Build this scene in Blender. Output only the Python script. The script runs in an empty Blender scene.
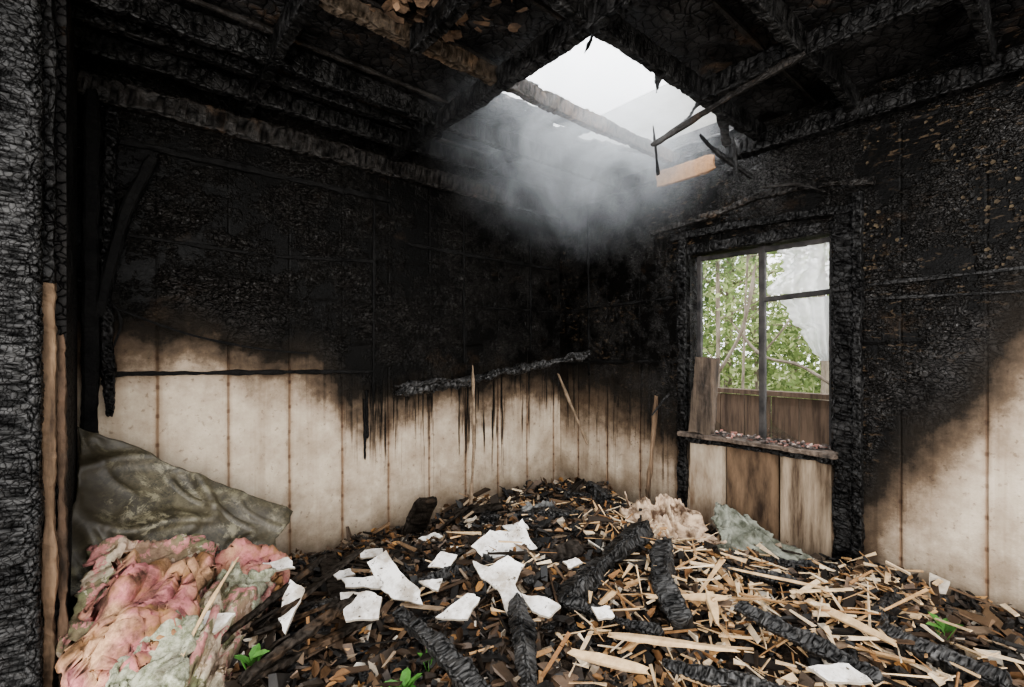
import bpy, math, random
from mathutils import Vector, Matrix, noise
random.seed(7)
R=random.Random(11)
C=bpy.context.scene.collection
# ---------- survey frame: room axes X (u) / Y (v); G(right, forward) in metres from the camera point
def G(r,f): return (0.645*f+0.764*r, 0.764*f-0.645*r)
def P(r,f,z):
    a=G(r,f); return Vector((a[0],a[1],z))
# ---------- node helpers
class N:
    def __init__(s,name):
        s.m=bpy.data.materials.new(name); s.m.use_nodes=True; s.t=s.m.node_tree; s.t.nodes.clear()
        s.out=s.t.nodes.new('ShaderNodeOutputMaterial')
    def n(s,typ,**k):
        x=s.t.nodes.new(typ)
        for a,b in k.items(): setattr(x,a,b)
        return x
    def l(s,a,b): s.t.links.new(a,b)
    def inp(s,sock,v):
        if v is None: return
        if isinstance(v,bpy.types.NodeSocket): s.l(v,sock)
        else: sock.default_value=v
    def math(s,op,a,b=None,c=None,clamp=False):
        x=s.n('ShaderNodeMath',operation=op); x.use_clamp=clamp
        s.inp(x.inputs[0],a); s.inp(x.inputs[1],b); s.inp(x.inputs[2],c); return x.outputs[0]
    def pos(s): return s.n('ShaderNodeTexCoord').outputs['Object']
    def map(s,v,sc=(1,1,1),loc=(0,0,0)):
        x=s.n('ShaderNodeMapping'); s.inp(x.inputs[0],v); x.inputs['Scale'].default_value=sc; x.inputs['Location'].default_value=loc; return x.outputs[0]
    def noise(s,v,sc,det=4,rough=.6):
        x=s.n('ShaderNodeTexNoise'); s.inp(x.inputs['Vector'],v); x.inputs['Scale'].default_value=sc; x.inputs['Detail'].default_value=det; x.inputs['Roughness'].default_value=rough; return x.outputs['Fac']
    def warp(s,v,sc,amt):
        x=s.n('ShaderNodeTexNoise'); s.inp(x.inputs['Vector'],v); x.inputs['Scale'].default_value=sc; x.inputs['Detail'].default_value=3
        a=s.n('ShaderNodeVectorMath',operation='SUBTRACT'); s.l(x.outputs['Color'],a.inputs[0]); a.inputs[1].default_value=(.5,.5,.5)
        b=s.n('ShaderNodeVectorMath',operation='SCALE'); s.l(a.outputs[0],b.inputs[0]); b.inputs['Scale'].default_value=amt
        c=s.n('ShaderNodeVectorMath',operation='ADD'); s.inp(c.inputs[0],v); s.l(b.outputs[0],c.inputs[1]); return c.outputs[0]
    def vor(s,v,sc,feat='DISTANCE_TO_EDGE'):
        x=s.n('ShaderNodeTexVoronoi',feature=feat); s.inp(x.inputs['Vector'],v); x.inputs['Scale'].default_value=sc; return x.outputs['Distance']
    def ramp(s,f,stops):
        x=s.n('ShaderNodeValToRGB'); s.inp(x.inputs[0],f); e=x.color_ramp.elements
        while len(e)<len(stops): e.new(.5)
        for i,(p,c) in enumerate(stops):
            e[i].position=p; e[i].color=(c[0],c[1],c[2],1) if not isinstance(c,(int,float)) else (c,c,c,1)
        return x.outputs[0]
    def mix(s,f,a,b,bt='MIX'):
        x=s.n('ShaderNodeMix',data_type='RGBA',blend_type=bt); s.inp(x.inputs[0],f)
        for i,v in ((6,a),(7,b)):
            if isinstance(v,tuple): v=(v[0],v[1],v[2],1)
            s.inp(x.inputs[i],v)
        return x.outputs[2]
    def bsdf(s,col,rough=.8,bump=None,bs=.5,bd=.01,spec=.5):
        b=s.n('ShaderNodeBsdfPrincipled')
        if isinstance(col,tuple): col=(col[0],col[1],col[2],1)
        s.inp(b.inputs['Base Color'],col); s.inp(b.inputs['Roughness'],rough)
        s.inp(b.inputs['Specular IOR Level'],spec)
        if bump is not None:
            x=s.n('ShaderNodeBump'); x.inputs['Strength'].default_value=bs; x.inputs['Distance'].default_value=bd
            s.inp(x.inputs['Height'],bump); s.l(x.outputs[0],b.inputs['Normal'])
        s.l(b.outputs[0],s.out.inputs[0]); s.b=b
        return s.m
def char_mat(name,cell=30,c0=(.002,.002,.002),c1=(.03,.027,.024),brown=0.0,rough=.5,bd=.012,spec=.6,fine=1.):
    m=N(name); p=m.pos()
    w=m.warp(m.warp(p,9,.07),45,.012)
    at=m.n('ShaderNodeAttribute'); at.attribute_name='crackd'; ck=m.math('SUBTRACT',1,at.outputs['Fac'],clamp=True)
    n1=m.noise(p,6,5,.7); n2=m.noise(p,75,4,.75); n0=m.ramp(m.noise(m.map(p,(1,1,1),(8,3,2)),3.2,3),[(.35,.25),(.65,1)])
    ridge=m.math('MULTIPLY',ck,m.ramp(n1,[(.3,.15),(.7,1)]))
    if fine>0:
        v=m.vor(w,cell); e=m.ramp(v,[(0,1-fine),(.09,1-fine*.2),(.3,1)]); ridge=m.math('MULTIPLY',ridge,e)
    col=m.mix(m.math('MULTIPLY',ridge,m.ramp(n2,[(.3,.3),(.7,1)])),c0,c1)  # crevice shade and ridge highlights put into the char colour
    if brown>0:
        bf=m.ramp(m.noise(m.map(p,(1,1,1),(3,1,7)),2.4,6,.7),[(.64-brown*.2,0),(.76-brown*.2,1)])
        col=m.mix(m.math('MULTIPLY',bf,ck),col,m.mix(n2,(.03,.018,.01),(.15,.09,.05)))
    if fine>0: h=m.math('ADD',m.math('MULTIPLY',m.math('MULTIPLY',e,n0),.8),m.math('MULTIPLY',n2,.3))
    else: h=m.math('MULTIPLY',n2,.6)
    sp=m.math('MULTIPLY',m.math('MULTIPLY',ridge,spec),1.4)
    return m.bsdf(col,m.ramp(n1,[(.3,rough-.15),(.7,min(1,rough+.25))]),h,.9,bd,sp)
M_char=char_mat('charred_wood',34,c1=(.022,.02,.018),rough=.48,spec=.5,fine=.5)
M_soot=char_mat('sooted_batten',50,(.002,.002,.002),(.012,.011,.01),0,.7,.004,.25,.3)
M_charlog=char_mat('charred_log',90,(.002,.002,.002),(.05,.047,.043),0,.4,.003,.7,0)
M_deck=char_mat('charred_roof_boards',22,(.002,.002,.002),(.022,.018,.015),.34,.55,.016,.6,.8)
M_beam=char_mat('scorched_beam',40,(.004,.004,.004),(.04,.032,.025),.4,.5,.008,.5,.4)
M_brownbeam=char_mat('half_burnt_beam',40,(.01,.008,.006),(.10,.07,.045),.75,.6,.006,.4,.3)
M_post=char_mat('alligator_char',70,(.002,.002,.002),(.045,.043,.040),0,.45,.006,.5,.7)

def wall_mat(name,axis,pts,lo,hi,grid=.3,off=0.0,seed=0.,flecks=.0,drlo=None,soft=.3):
    m=N(name); p=m.pos(); sx=m.n('ShaderNodeSeparateXYZ'); m.l(p,sx.inputs[0])
    a=sx.outputs[axis]; z=sx.outputs[2]
    def curve(q):
        an=m.math('DIVIDE',m.math('SUBTRACT',a,lo),hi-lo,clamp=True)
        fc=m.n('ShaderNodeFloatCurve'); m.l(an,fc.inputs['Value']); cv=fc.mapping.curves[0]
        q=[((x-lo)/(hi-lo),h/2.5) for x,h in q]
        cv.points[0].location=q[0]; cv.points[1].location=q[-1]
        for c in q[1:-1]: cv.points.new(*c)
        fc.mapping.update(); return m.math('MULTIPLY',fc.outputs[0],2.5)
    h=curve(pts)
    dr=curve(drlo or [(lo,.3),(hi,.3)])
    big=m.math('MULTIPLY',m.math('SUBTRACT',m.noise(m.map(p,(1,1,1),(seed,seed,0)),2.3,6,.65),.5),.6)
    st=m.noise(m.map(p,(30,30,.9),(seed,0,0)),1.0,4,.7)
    drip=m.math('MULTIPLY',m.math('MULTIPLY',m.math('MAXIMUM',m.math('SUBTRACT',st,.52),0),2.6),dr)
    d=m.math('ADD',m.math('ADD',m.math('SUBTRACT',z,h),big),drip)
    f=m.n('ShaderNodeMapRange',interpolation_type='LINEAR'); m.l(d,f.inputs[0]); f.inputs[1].default_value=-soft; f.inputs[2].default_value=soft*.9
    f=f.outputs[0]
    f=m.math('ADD',f,m.math('MULTIPLY',m.math('SUBTRACT',m.noise(p,22,6,.75),.5),.25),clamp=True)
    n1=m.noise(p,5,6,.7)
    cream=m.mix(m.ramp(n1,[(.35,0),(.72,1)]),(.54,.46,.36),(.30,.235,.17))
    spots=m.ramp(m.noise(p,38,3,.6),[(.62,0),(.72,1)])
    cream=m.mix(m.math('MULTIPLY',spots,.55),cream,(.12,.08,.05))
    run=m.ramp(m.noise(m.map(p,(14,14,.5),(0,seed+4,0)),1,3),[(.5,0),(.72,1)])
    cream=m.mix(m.math('MULTIPLY',run,.5),cream,(.22,.155,.10))
    gr=m.n('ShaderNodeMapRange'); m.l(m.math('ADD',z,m.math('MULTIPLY',n1,-.5)),gr.inputs[0]); gr.inputs[1].default_value=-.12; gr.inputs[2].default_value=.25; gr.inputs[3].default_value=.75; gr.inputs[4].default_value=0
    cream=m.mix(gr.outputs[0],cream,(.12,.085,.055))
    k=m.math('ABSOLUTE',m.math('SUBTRACT',m.math('FRACT',m.math('DIVIDE',m.math('ADD',a,m.math('ADD',off+10*grid,m.math('MULTIPLY',m.noise(p,3,2),.006))),grid)),.5))
    gd=m.math('MULTIPLY',m.math('SUBTRACT',.5,k),grid)
    groove=m.ramp(gd,[(0,0.35),(.003,.5),(.007,1)])
    halo=m.ramp(gd,[(0,1),(.022,0)])
    cream=m.mix(m.math('MULTIPLY',halo,m.math('MULTIPLY',n1,.9)),cream,(.20,.11,.055))
    cream=m.mix(groove,(.15,.085,.045),cream)
    zz=m.math('ABSOLUTE',m.math('SUBTRACT',m.math('FRACT',m.math('DIVIDE',z,.14)),.5))
    nail=m.math('MULTIPLY',m.ramp(gd,[(.006,1),(.009,0)]),m.ramp(zz,[(.40,0),(.46,1)]))
    cream=m.mix(m.math('MULTIPLY',nail,m.math('MULTIPLY',n1,1.2)),cream,(.07,.03,.015))
    w=m.warp(m.warp(m.map(p,(.9,.9,1.6)),6,.18),30,.03)
    v=m.vor(w,40); e=m.ramp(v,[(0,0),(.07,.8),(.2,1)])
    v2=m.vor(w,90); e2=m.ramp(v2,[(0,0),(.15,1)])
    msk=m.ramp(m.noise(m.map(p,(1,1,1),(seed+2,1,1)),2.6,6,.75),[(.44,.03),(.62,1)])
    n5=m.noise(p,60,3,.7)
    ridge=m.math('MULTIPLY',m.math('MULTIPLY',e,msk),m.ramp(n5,[(.3,.3),(.7,1)]))
    blk=m.mix(ridge,(.002,.0018,.0015),(.026,.022,.018))
    brn=m.ramp(m.noise(m.map(p,(1,1,1.3),(seed+7,3,2)),3.0,6,.7),[(.60,0),(.74,1)])
    blk=m.mix(m.math('MULTIPLY',brn,e),blk,(.030,.019,.011))
    if flecks>0:
        fl=m.ramp(m.noise(m.warp(m.map(p,(1,1,2.6)),14,.05),20,3,.6),[(.60,0),(.64,1)])
        reg=m.ramp(m.noise(m.map(p,(1,1,1),(5,2,1)),1.6,3),[(.42,0),(.6,1)])
        blk=m.mix(m.math('MULTIPLY',fl,reg),blk,(.06,.042,.026))
    c1=m.mix(m.ramp(f,[(0,0),(.36,1)]),cream,m.mix(.8,cream,(.20,.13,.08),'MULTIPLY'))
    c2=m.mix(m.ramp(f,[(.22,0),(.56,1)]),c1,(.014,.010,.006))
    sm=m.ramp(f,[(.5,0),(.85,1)])
    col=m.mix(sm,c2,blk)
    lap=m.math('FRACT',m.math('DIVIDE',m.math('ADD',z,m.math('MULTIPLY',m.noise(p,2.5,2),.05)),.27))
    lapd=m.ramp(lap,[(0,0),(.06,1)])
    grv=m.mix(sm,groove,m.mix(.55,groove,(1,1,1)))
    hb=m.math('ADD',m.math('MULTIPLY',m.math('MULTIPLY',m.math('ADD',e,m.math('MULTIPLY',e2,.35)),msk),m.math('MULTIPLY',sm,.9)),m.math('ADD',m.math('MULTIPLY',grv,.6),m.math('ADD',m.math('MULTIPLY',n5,.22),m.math('MULTIPLY',m.math('MULTIPLY',lapd,sm),.35))))
    spc=m.mix(sm,(.25,.25,.25),m.mix(ridge,(.1,.1,.1),(.9,.9,.9)))
    return m.bsdf(col,m.ramp(f,[(0,.75),(.6,.8),(1,.42)]),hb,1.,.013,spc)
M_wb=wall_mat('sooty_panelling_back',0,[(-.2,1.5),(.0,1.42),(.6,1.30),(.95,1.20),(1.2,.97),(1.6,1.0),(2.0,1.0),(2.4,1.06),(3,1.05)],-.2,3.0,.3,.11,0.,0,[(-.2,.05),(.9,.08),(1.3,.6),(1.6,1.1),(2.3,1.2),(2.7,.7),(3.,.4)],.30)
M_wr=wall_mat('sooty_panelling_right',1,[(-.8,1.8),(.05,1.5),(.38,1.0),(.6,.68),(.78,.40),(.9,.66),(1.6,.72),(1.75,.72),(2.05,.90),(2.4,.97),(2.9,1.04)],-.8,2.9,.3,.03,3.,.06,[(-.8,.1),(1.,.12),(1.7,.4),(2.9,.7)],.5)

def simple(name,c1,c2,sc=6,rough=.8,bs=.4,bd=.004,stretch=(1,1,1),spec=.3,rampr=(.35,.65)):
    m=N(name); p=m.map(m.pos(),stretch); n1=m.noise(p,sc,6,.65); 
    f=m.ramp(n1,[(rampr[0],0),(rampr[1],1)])
    col=m.mix(f,c1,c2)
    return m.bsdf(col,rough,m.noise(p,sc*5,4),bs,bd,spec)
def isl_mat(name,stops,rough=.75,stretch=(1,1,1),sc=30,spec=.3):
    m=N(name); g=m.n('ShaderNodeNewGeometry').outputs['Random Per Island']
    col=m.ramp(g,stops)
    n1=m.noise(m.map(m.pos(),stretch),sc,4,.7)
    col=m.mix(m.ramp(n1,[(.3,.0),(.75,.75)]),col,m.mix(1.,col,(.28,.22,.17),'MULTIPLY'))
    return m.bsdf(col,rough,n1,.4,.003,spec)
# ---------- mesh helpers
def mk(name,vs,fs,mat,smooth=False,parent=None,ck=None):
    me=bpy.data.meshes.new(name); me.from_pydata([tuple(v) for v in vs],[],fs); me.update()
    if smooth: me.polygons.foreach_set('use_smooth',[True]*len(me.polygons))
    if ck:
        at=me.attributes.new('crackd','FLOAT','POINT'); at.data.foreach_set('value',ck)
    o=bpy.data.objects.new(name,me); C.objects.link(o)
    for m in (mat if isinstance(mat,list) else [mat]): me.materials.append(m)
    if parent: o.parent=parent
    return o
def empty(name,loc=(0,0,0)):
    e=bpy.data.objects.new(name,None); C.objects.link(e); return e
class Pile:
    def __init__(s): s.v=[]; s.f=[]
    def add(s,vs,fs):
        b=len(s.v); s.v+= [tuple(v) for v in vs]; s.f+=[tuple(i+b for i in f) for f in fs]
    def box(s,c,dim,rot=None,jit=0.,taper=(1,1)):
        rot=rot or Matrix.Identity(3); vs=[]
        for x in (-1,1):
            tp=taper[0] if x<0 else taper[1]
            for y in (-1,1):
                for z in (-1,1):
                    q=Vector((x*dim[0]/2*(1+R.uniform(-jit,jit)),y*dim[1]/2*tp,z*dim[2]/2*tp))
                    vs.append(rot@q+Vector(c))
        s.add(vs,[(0,1,3,2),(4,6,7,5),(0,4,5,1),(2,3,7,6),(0,2,6,4),(1,5,7,3)])
    def obj(s,name,mat,smooth=False,parent=None): return mk(name,s.v,s.f,mat,smooth,parent)
def rot(yaw,pitch=0,roll=0): return Matrix.Rotation(yaw,3,'Z')@Matrix.Rotation(pitch,3,'Y')@Matrix.Rotation(roll,3,'X')
def bx(name,lo,hi,mat,parent=None):
    p=Pile(); p.box([(a+b)/2 for a,b in zip(lo,hi)],[b-a for a,b in zip(lo,hi)]); return p.obj(name,mat,parent=parent)
def sweep_geo(pts,w,h,step=.02,prof=20,amp=.01,crack=.01,cell=.035,p=.45,roll=0.,ends=(.75,.6),seed=0.,bend=0.,asp=1.1,thr=.2,wobk=.35):
    pts=[Vector(q) for q in pts]
    out=[]
    for i in range(len(pts)-1):
        p0=pts[max(i-1,0)];p1=pts[i];p2=pts[i+1];p3=pts[min(i+2,len(pts)-1)]
        n=max(2,int((p2-p1).length/step))
        for k in range(n):
            t=k/n
            out.append(.5*((2*p1)+(p2-p0)*t+(2*p0-5*p1+4*p2-p3)*t*t+(3*p1-p0-3*p2+p3)*t**3) if len(pts)>2 else p1.lerp(p2,t))
    out.append(pts[-1]); n=len(out); vs=[];fs=[];ck=[]
    L=0
    ne=max(3,int(.02/step))
    for i,q in enumerate(out):
        T=(out[min(i+1,n-1)]-out[max(i-1,0)]).normalized()
        up=Vector((0,0,1)) if abs(T.z)<.85 else Vector((0,1,0))
        S=T.cross(up).normalized(); U=S.cross(T).normalized()
        if roll: S,U=S*math.cos(roll)+U*math.sin(roll),U*math.cos(roll)-S*math.sin(roll)
        if i: L+=(q-out[i-1]).length
        e=min(i,n-1-i); sc=1.
        if e<ne: sc=(ends[0] if i<n/2 else ends[1]); sc=sc+(1-sc)*(e/ne)**.6
        lw=1+.45*bend*noise.noise(Vector((L*3.5,seed,0)))+.25*bend*noise.noise(Vector((L*14,seed,5)))
        for j in range(prof):
            a=2*math.pi*j/prof; c=math.cos(a);s_=math.sin(a)
            cx=math.copysign(abs(c)**p,c)*w/2*sc*lw; cy=math.copysign(abs(s_)**p,s_)*h/2*sc*lw
            o=S*cx+U*cy; d=0.; kk=0.
            rr=o.length or 1
            if amp: d+=amp*(noise.noise((q+o)*9+Vector((seed,0,0))))+amp*.5*noise.noise((q+o)*40)
            if crack:
                wob=wobk*noise.noise((q+o)*22)
                ds,_=noise.voronoi(Vector((L/cell*asp+wob,cx/cell+wob*.7,cy/cell-wob*.5))+Vector((seed*7,0,0)))
                g=ds[1]-ds[0]
                if g<thr: kk=1-g/thr; d-=crack*kk
            vs.append(q+o*(1+d/rr)+T*(R.uniform(-.4,.4)*step if e==0 else 0)); ck.append(kk)
    for i in range(n-1):
        for j in range(prof):
            k=(j+1)%prof; fs.append((i*prof+j,i*prof+k,(i+1)*prof+k,(i+1)*prof+j))
    vs.append(out[0]+ (out[1]-out[0])*.5); vs.append(out[-1]-(out[-1]-out[-2])*.5); ck+=[.7,.7]
    a=len(vs)-2
    for j in range(prof):
        k=(j+1)%prof; fs.append((a,k,j)); b=(n-1)*prof; fs.append((a+1,b+j,b+k))
    return vs,fs,ck
def beam(name,pts,w,h,mat=None,parent=None,**k):
    vs,fs,ck=sweep_geo(pts,w,h,**k); return mk(name,vs,fs,mat or M_char,False,parent,ck)
# ---------- debris height field
mounds=[(2.40,2.30,.15,.42),(1.96,1.50,.11,.4),(.08,2.10,.20,.30),(1.3,1.9,.07,.35),(2.5,.5,.11,.4),(1.75,2.35,.08,.25),(1.0,2.5,.05,.3)]
def H(u,v,fine=True):
    z=.12
    for a,b,h,s in mounds: z+=h*math.exp(-((u-a)**2+(v-b)**2)/(2*s*s))
    z+=.08*noise.noise(Vector((u*3,v*3,1)))
    if fine: z+=.04*noise.noise(Vector((u*9,v*9,2)))+.02*noise.noise(Vector((u*26,v*26,3)))
    return z
# ================= ROOM SHELL
UR=2.965; VB=2.875; ZC=2.5
M_floor=simple('burnt_floorboards',(.01,.008,.007),(.05,.035,.025),8)
bx('floor',(-.4,-1.6,-.1),(UR+.12,VB+.12,0),M_floor)
bx('wall_back',(-.25,VB,0),(UR,VB+.12,ZC+.25),M_wb)
p=Pile()
def pb(lo,hi): p.box([(a+b)/2 for a,b in zip(lo,hi)],[b-a for a,b in zip(lo,hi)])
W0,W1,S0,S1=.86,1.675,.76,1.93
pb((UR,-1.6,0),(UR+.12,W0,ZC+.25)); pb((UR,W1,0),(UR+.12,VB+.12,ZC+.25))
pb((UR,W0,S1),(UR+.12,W1,ZC+.25))
pb((UR+.07,W0,0),(UR+.12,W1,S0))
p.obj('wall_right',M_wr)
M_ply=simple('water_stained_plywood',(.025,.015,.009),(.18,.12,.075),5,.8,.3,.003,(1,2,.5))
M_panel=simple('stained_panel',(.16,.105,.065),(.46,.39,.30),4,.8,.3,.003,(1,2,.6))
M_panel2=simple('runoff_stained_panel',(.06,.038,.023),(.34,.27,.195),3,.8,.3,.003,(1,5,.6))
bx('wall_panel_1',(UR+.0,1.46,.06),(UR+.06,W1,S0-.02),M_panel)  # first of the wall panels filling the space below the sill
bx('wall_panel_2',(UR+.045,1.14,.16),(UR+.065,1.45,S0-.02),M_ply)
bx('wall_panel_3',(UR+.01,W0,.04),(UR+.05,1.12,S0-.02),M_panel2)
bx('wall_left',(-.25,2.12,0),(-.10,VB,ZC+.2),char_mat('charred_left_wall',34,(.003,.003,.003),(.03,.026,.023),.25,.7,.01,.4))
beam('charred_door_post',[(-.208,2.04,0.0),(-.208,2.04,ZC+.1)],.12,.11,M_post,step=.004,prof=120,crack=.006,cell=.022,amp=.008,p=.3,seed=3,ends=(1,1),asp=.95,thr=.2,wobk=.2)
M_pale=simple('scorched_trim_wood',(.025,.015,.009),(.20,.135,.085),6,.8,.5,.004,(3,3,.4))
beam('door_jamb_board',[(-.142,2.07,0.02),(-.136,2.072,.8),(-.14,2.075,1.52)],.032,.05,M_pale,step=.015,prof=14,p=.3,crack=.002,amp=.012)
beam('door_jamb_board',[(-.14,2.072,1.5),(-.142,2.07,2.55)],.04,.05,M_char,step=.015,prof=14,p=.3,crack=.004,amp=.012)
beam('door_stop_strip',[(-.105,2.1,.02),(-.112,2.1,1.35)],.025,.03,simple('brown_scorched_strip',(.012,.008,.005),(.11,.07,.045),9,.8,.5,.004,(2,2,.5)),step=.015,prof=12,crack=.003,amp=.01)
# ceiling / roof deck
vs=[];fs=[];st=.028;nu=int(3.5/st);nv=int(3.4/st)
for i in range(nu+1):
    for j in range(nv+1):
        u=-.35+i*st; v=-.25+j*st
        vs.append((u,v,2.67+.03*noise.noise(Vector((u*2,v*2,0)))+.02*noise.noise(Vector((u*9,v*9,4)))))
for i in range(nu):
    for j in range(nv):
        u=-.35+(i+.5)*st; v=-.25+(j+.5)*st; n_=.05*noise.noise(Vector((u*6,v*6,9)))+.06*noise.noise(Vector((u*19,v*19,9)))
        if 1.48+n_<u<UR and 1.28+n_<v<2.02+n_: continue
        if u<1.15+n_ and v<.95+n_: continue
        if u>UR+.1 or v>VB+.12: continue
        a=i*(nv+1)+j; fs.append((a,a+1,a+nv+2,a+nv+1))
o=mk('ceiling',vs,fs,M_deck,True); so=o.modifiers.new('s','SOLIDIFY'); so.thickness=.02; so.offset=1
jo=empty('ceiling_joists')
for k,(v,u0,u1,hh) in enumerate([(2.62,-.2,2.95,.10),(2.24,-.2,2.92,.11),(1.74,-.1,2.93,.08),(1.19,.9,2.95,.11),(.74,1.15,2.95,.12),(.25,1.2,2.95,.12),(2.42,-.2,1.5,.05)]):
    m=M_brownbeam if k in(2,) else M_char
    if k==3: pts=[(u0,v,ZC+.07),(u1,v+.01,ZC+.06)]
    else: pts=[(u0+(u1-u0)*t,v+R.uniform(-.008,.008),ZC+.065+R.uniform(-.012,.008)) for t in (0,.25,.5,.75,1)]
    beam('joist_%d'%k,pts,.042,hh,m,jo,step=.009,prof=44,crack=.005,cell=.03,amp=.009,p=.2,seed=k*3.1,bend=.08,asp=.8,wobk=.2)
cr=empty('ceiling_cross_beams')
for k,(u,v0,v1,w,z) in enumerate([(1.38,.7,2.84,.055,2.535),(2.90,-.3,2.84,.08,2.50),(.55,1.7,2.84,.05,2.57),(2.2,-.2,1.18,.045,2.55),(.95,1.0,1.74,.05,2.55),(2.0,2.24,2.84,.04,2.57)]):
    pts=[(u+R.uniform(-.006,.006),v0+(v1-v0)*t,z+R.uniform(-.012,.01)) for t in (0,.33,.66,1)]
    beam('cross_beam_%d'%k,pts,w,.10,M_char,cr,step=.009,prof=44,crack=.005,cell=.03,amp=.009,p=.2,seed=k*5.3+1,bend=.08,asp=.8,wobk=.2)
beam('top_plate',[(-.1,2.84,2.47),(1.4,2.83,2.46),(2.93,2.84,2.47)],.05,.12,M_beam,cr,step=.012,prof=30,crack=.005,cell=.03,amp=.012,p=.3,asp=.8,wobk=.2)
for k in range(7):
    v=.05+k*.42
    beam('lath_%d'%k,[(-.1 if v>1 else 1.2,v,2.62),(1.4,v+.02,2.615)] if k%2 else [(1.42 if v<1.2 else -.2,v,2.62),(2.9 if v<1.2 or v>2.1 else 1.4,v+.02,2.62)],.02,.02,M_beam,cr,step=.03,prof=8,crack=0,amp=.008)
for k,(a,b,w_) in enumerate([((2.3,1.25,2.66),(2.75,1.33,2.64),.06),((2.55,1.26,2.62),(2.87,1.38,2.52),.05),((1.6,2.04,2.68),(2.3,1.98,2.66),.07),((2.6,1.99,2.64),(2.88,1.75,2.60),.05),((1.52,1.25,2.63),(1.6,1.40,2.6),.02),((1.9,1.22,2.6),(2.12,1.38,2.6),.018),((1.42,1.8,2.6),(1.62,1.72,2.6),.02),((2.3,1.22,2.58),(2.5,1.48,2.56),.022)]):
    beam('broken_board_%d'%k,[a,b],w_,.014,M_beam if k%2 else M_char,cr,step=.012,prof=16,p=.3,crack=.003,amp=.014,seed=k,ends=(.7,.3))
beam('hanging_lath',[(2.08,1.38,2.32),(2.12,1.05,2.42),(2.15,.72,2.5)],.02,.028,M_beam,step=.02,prof=10,crack=0,amp=.008)
beam('hanging_lath',[(2.12,1.37,2.18),(2.09,1.38,2.42)],.012,.014,M_char,step=.02,prof=8,crack=0,amp=.006)
beam('hanging_lath',[(2.62,1.2,2.2),(2.60,1.22,2.46)],.015,.02,M_char,step=.02,prof=8,crack=0,amp=.008)
beam('hanging_lath',[(2.75,1.18,2.26),(2.55,1.3,2.4),(2.4,1.3,2.44)],.02,.02,M_char,step=.02,prof=8,crack=0,amp=.008)
beam('hanging_lath',[(2.85,.85,2.12),(2.86,1.0,2.2),(2.84,1.2,2.22)],.014,.014,M_beam,step=.02,prof=8,crack=0,amp=.008)
M_siding=simple('pale_siding',(.17,.165,.15),(.24,.235,.215),3,.8,.2,.003,(1,1,8),.1)
bx('gable_siding',(UR+.02,1.0,ZC+.06),(UR+.08,VB+.1,3.16),M_siding)
M_raw=simple('fresh_split_wood',(.17,.085,.035),(.28,.155,.07),9,.7,.3,.002,(1,6,6))
beam('blocking_board',[(2.85,1.45,2.455),(2.85,1.85,2.445)],.03,.11,M_raw,step=.015,prof=16,p=.25,crack=0,amp=.01,ends=(.7,.8))
M_tan=simple('torn_ceiling_paper',(.015,.01,.007),(.16,.10,.06),9,.85,.5,.006)
def flake(pile,c,n,r,rt,curl=.3):
    vs=[Vector((0,0,0))]
    for k in range(n):
        a=2*math.pi*k/n; q=r*R.uniform(.45,1.1); x,y=q*math.cos(a),q*math.sin(a); vs.append(Vector((x,y,curl*(x*x)/max(r,.001))))
    vs=[rt@w+Vector(c) for w in vs]
    pile.add(vs,[(0,k+1,(k+1)%n+1) for k in range(n)])
p=Pile()
for _ in range(170):
    flake(p,(R.gauss(.85,.16),R.gauss(1.5,.12),2.61+R.uniform(-.05,.03)),9,R.uniform(.015,.05),rot(R.uniform(0,6),R.gauss(0,.45),R.gauss(0,.45)))
p.obj('torn_ceiling_lining',M_tan)
# ================= WALL DETAILS
wb=empty('wall_battens')
def wl(name,pts,w,h,mat=None,**k): return beam(name,pts,w,h,mat or M_soot,wb,step=.02,prof=10,crack=0,amp=.01,**k)
wl('batten_a',[(-.1,VB-.01,2.27),(1.4,VB-.01,2.26)],.02,.035); wl('batten_b',[(0,VB-.005,1.84),(.7,VB-.006,1.82),(1.3,VB-.005,1.86)],.012,.014)
wl('batten_c',[(.01,VB-.015,1.19),(.6,VB-.015,1.18),(1.28,VB-.015,1.165)],.02,.022)
wl('batten_d',[(1.5,VB-.008,2.0),(2.9,VB-.008,1.98)],.012,.025)
wl('batten_e',[(2.0,VB-.006,1.62),(2.93,VB-.006,1.62)],.01,.014)
wl('batten_f',[(UR-.01,-.3,1.66),(UR-.01,.75,1.63)],.012,.014,M_char)
wl('batten_g',[(UR-.01,-.3,1.54),(UR-.01,.75,1.56)],.01,.010,M_char)
wl('batten_h',[(UR-.008,1.8,1.66),(UR-.008,2.85,1.62)],.012,.014)
wl('batten_i',[(UR-.008,1.75,1.22),(UR-.008,2.85,1.2)],.012,.018)
for k,(u,z0) in enumerate([(1.28,.95),(2.62,1.3),(1.97,1.2)]):
    wl('stud_%d'%k,[(u,VB-.006,z0),(u+R.uniform(-.01,.01),VB-.006,2.3)],.014,.014)
wl('stud_r',[(UR-.006,2.55,1.1),(UR-.006,2.555,2.42)],.014,.014)
wl('brace',[(.17,2.84,2.22),(.06,2.83,1.9),(-.03,2.83,1.45)],.05,.06)
wl('corner_stud',[(-.06,2.83,.3),(-.05,2.83,2.45)],.06,.07)
beam('charred_corner_stud',[(.01,2.84,1.0),(.0,2.84,1.7),(.02,2.85,2.4)],.045,.05,M_char,step=.01,prof=24,crack=.006,cell=.022,amp=.014)
beam('sagging_wire',[(.01,2.84,1.50),(.3,2.83,1.38),(.6,2.83,1.31),(.88,2.84,1.28)],.012,.012,M_soot,step=.02,prof=8,crack=0,amp=.004)
beam('sagging_wire',[(.02,2.84,1.52),(.05,2.84,1.42),(.01,2.84,1.28)],.012,.012,M_soot,step=.02,prof=8,crack=0,amp=.004)
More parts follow.
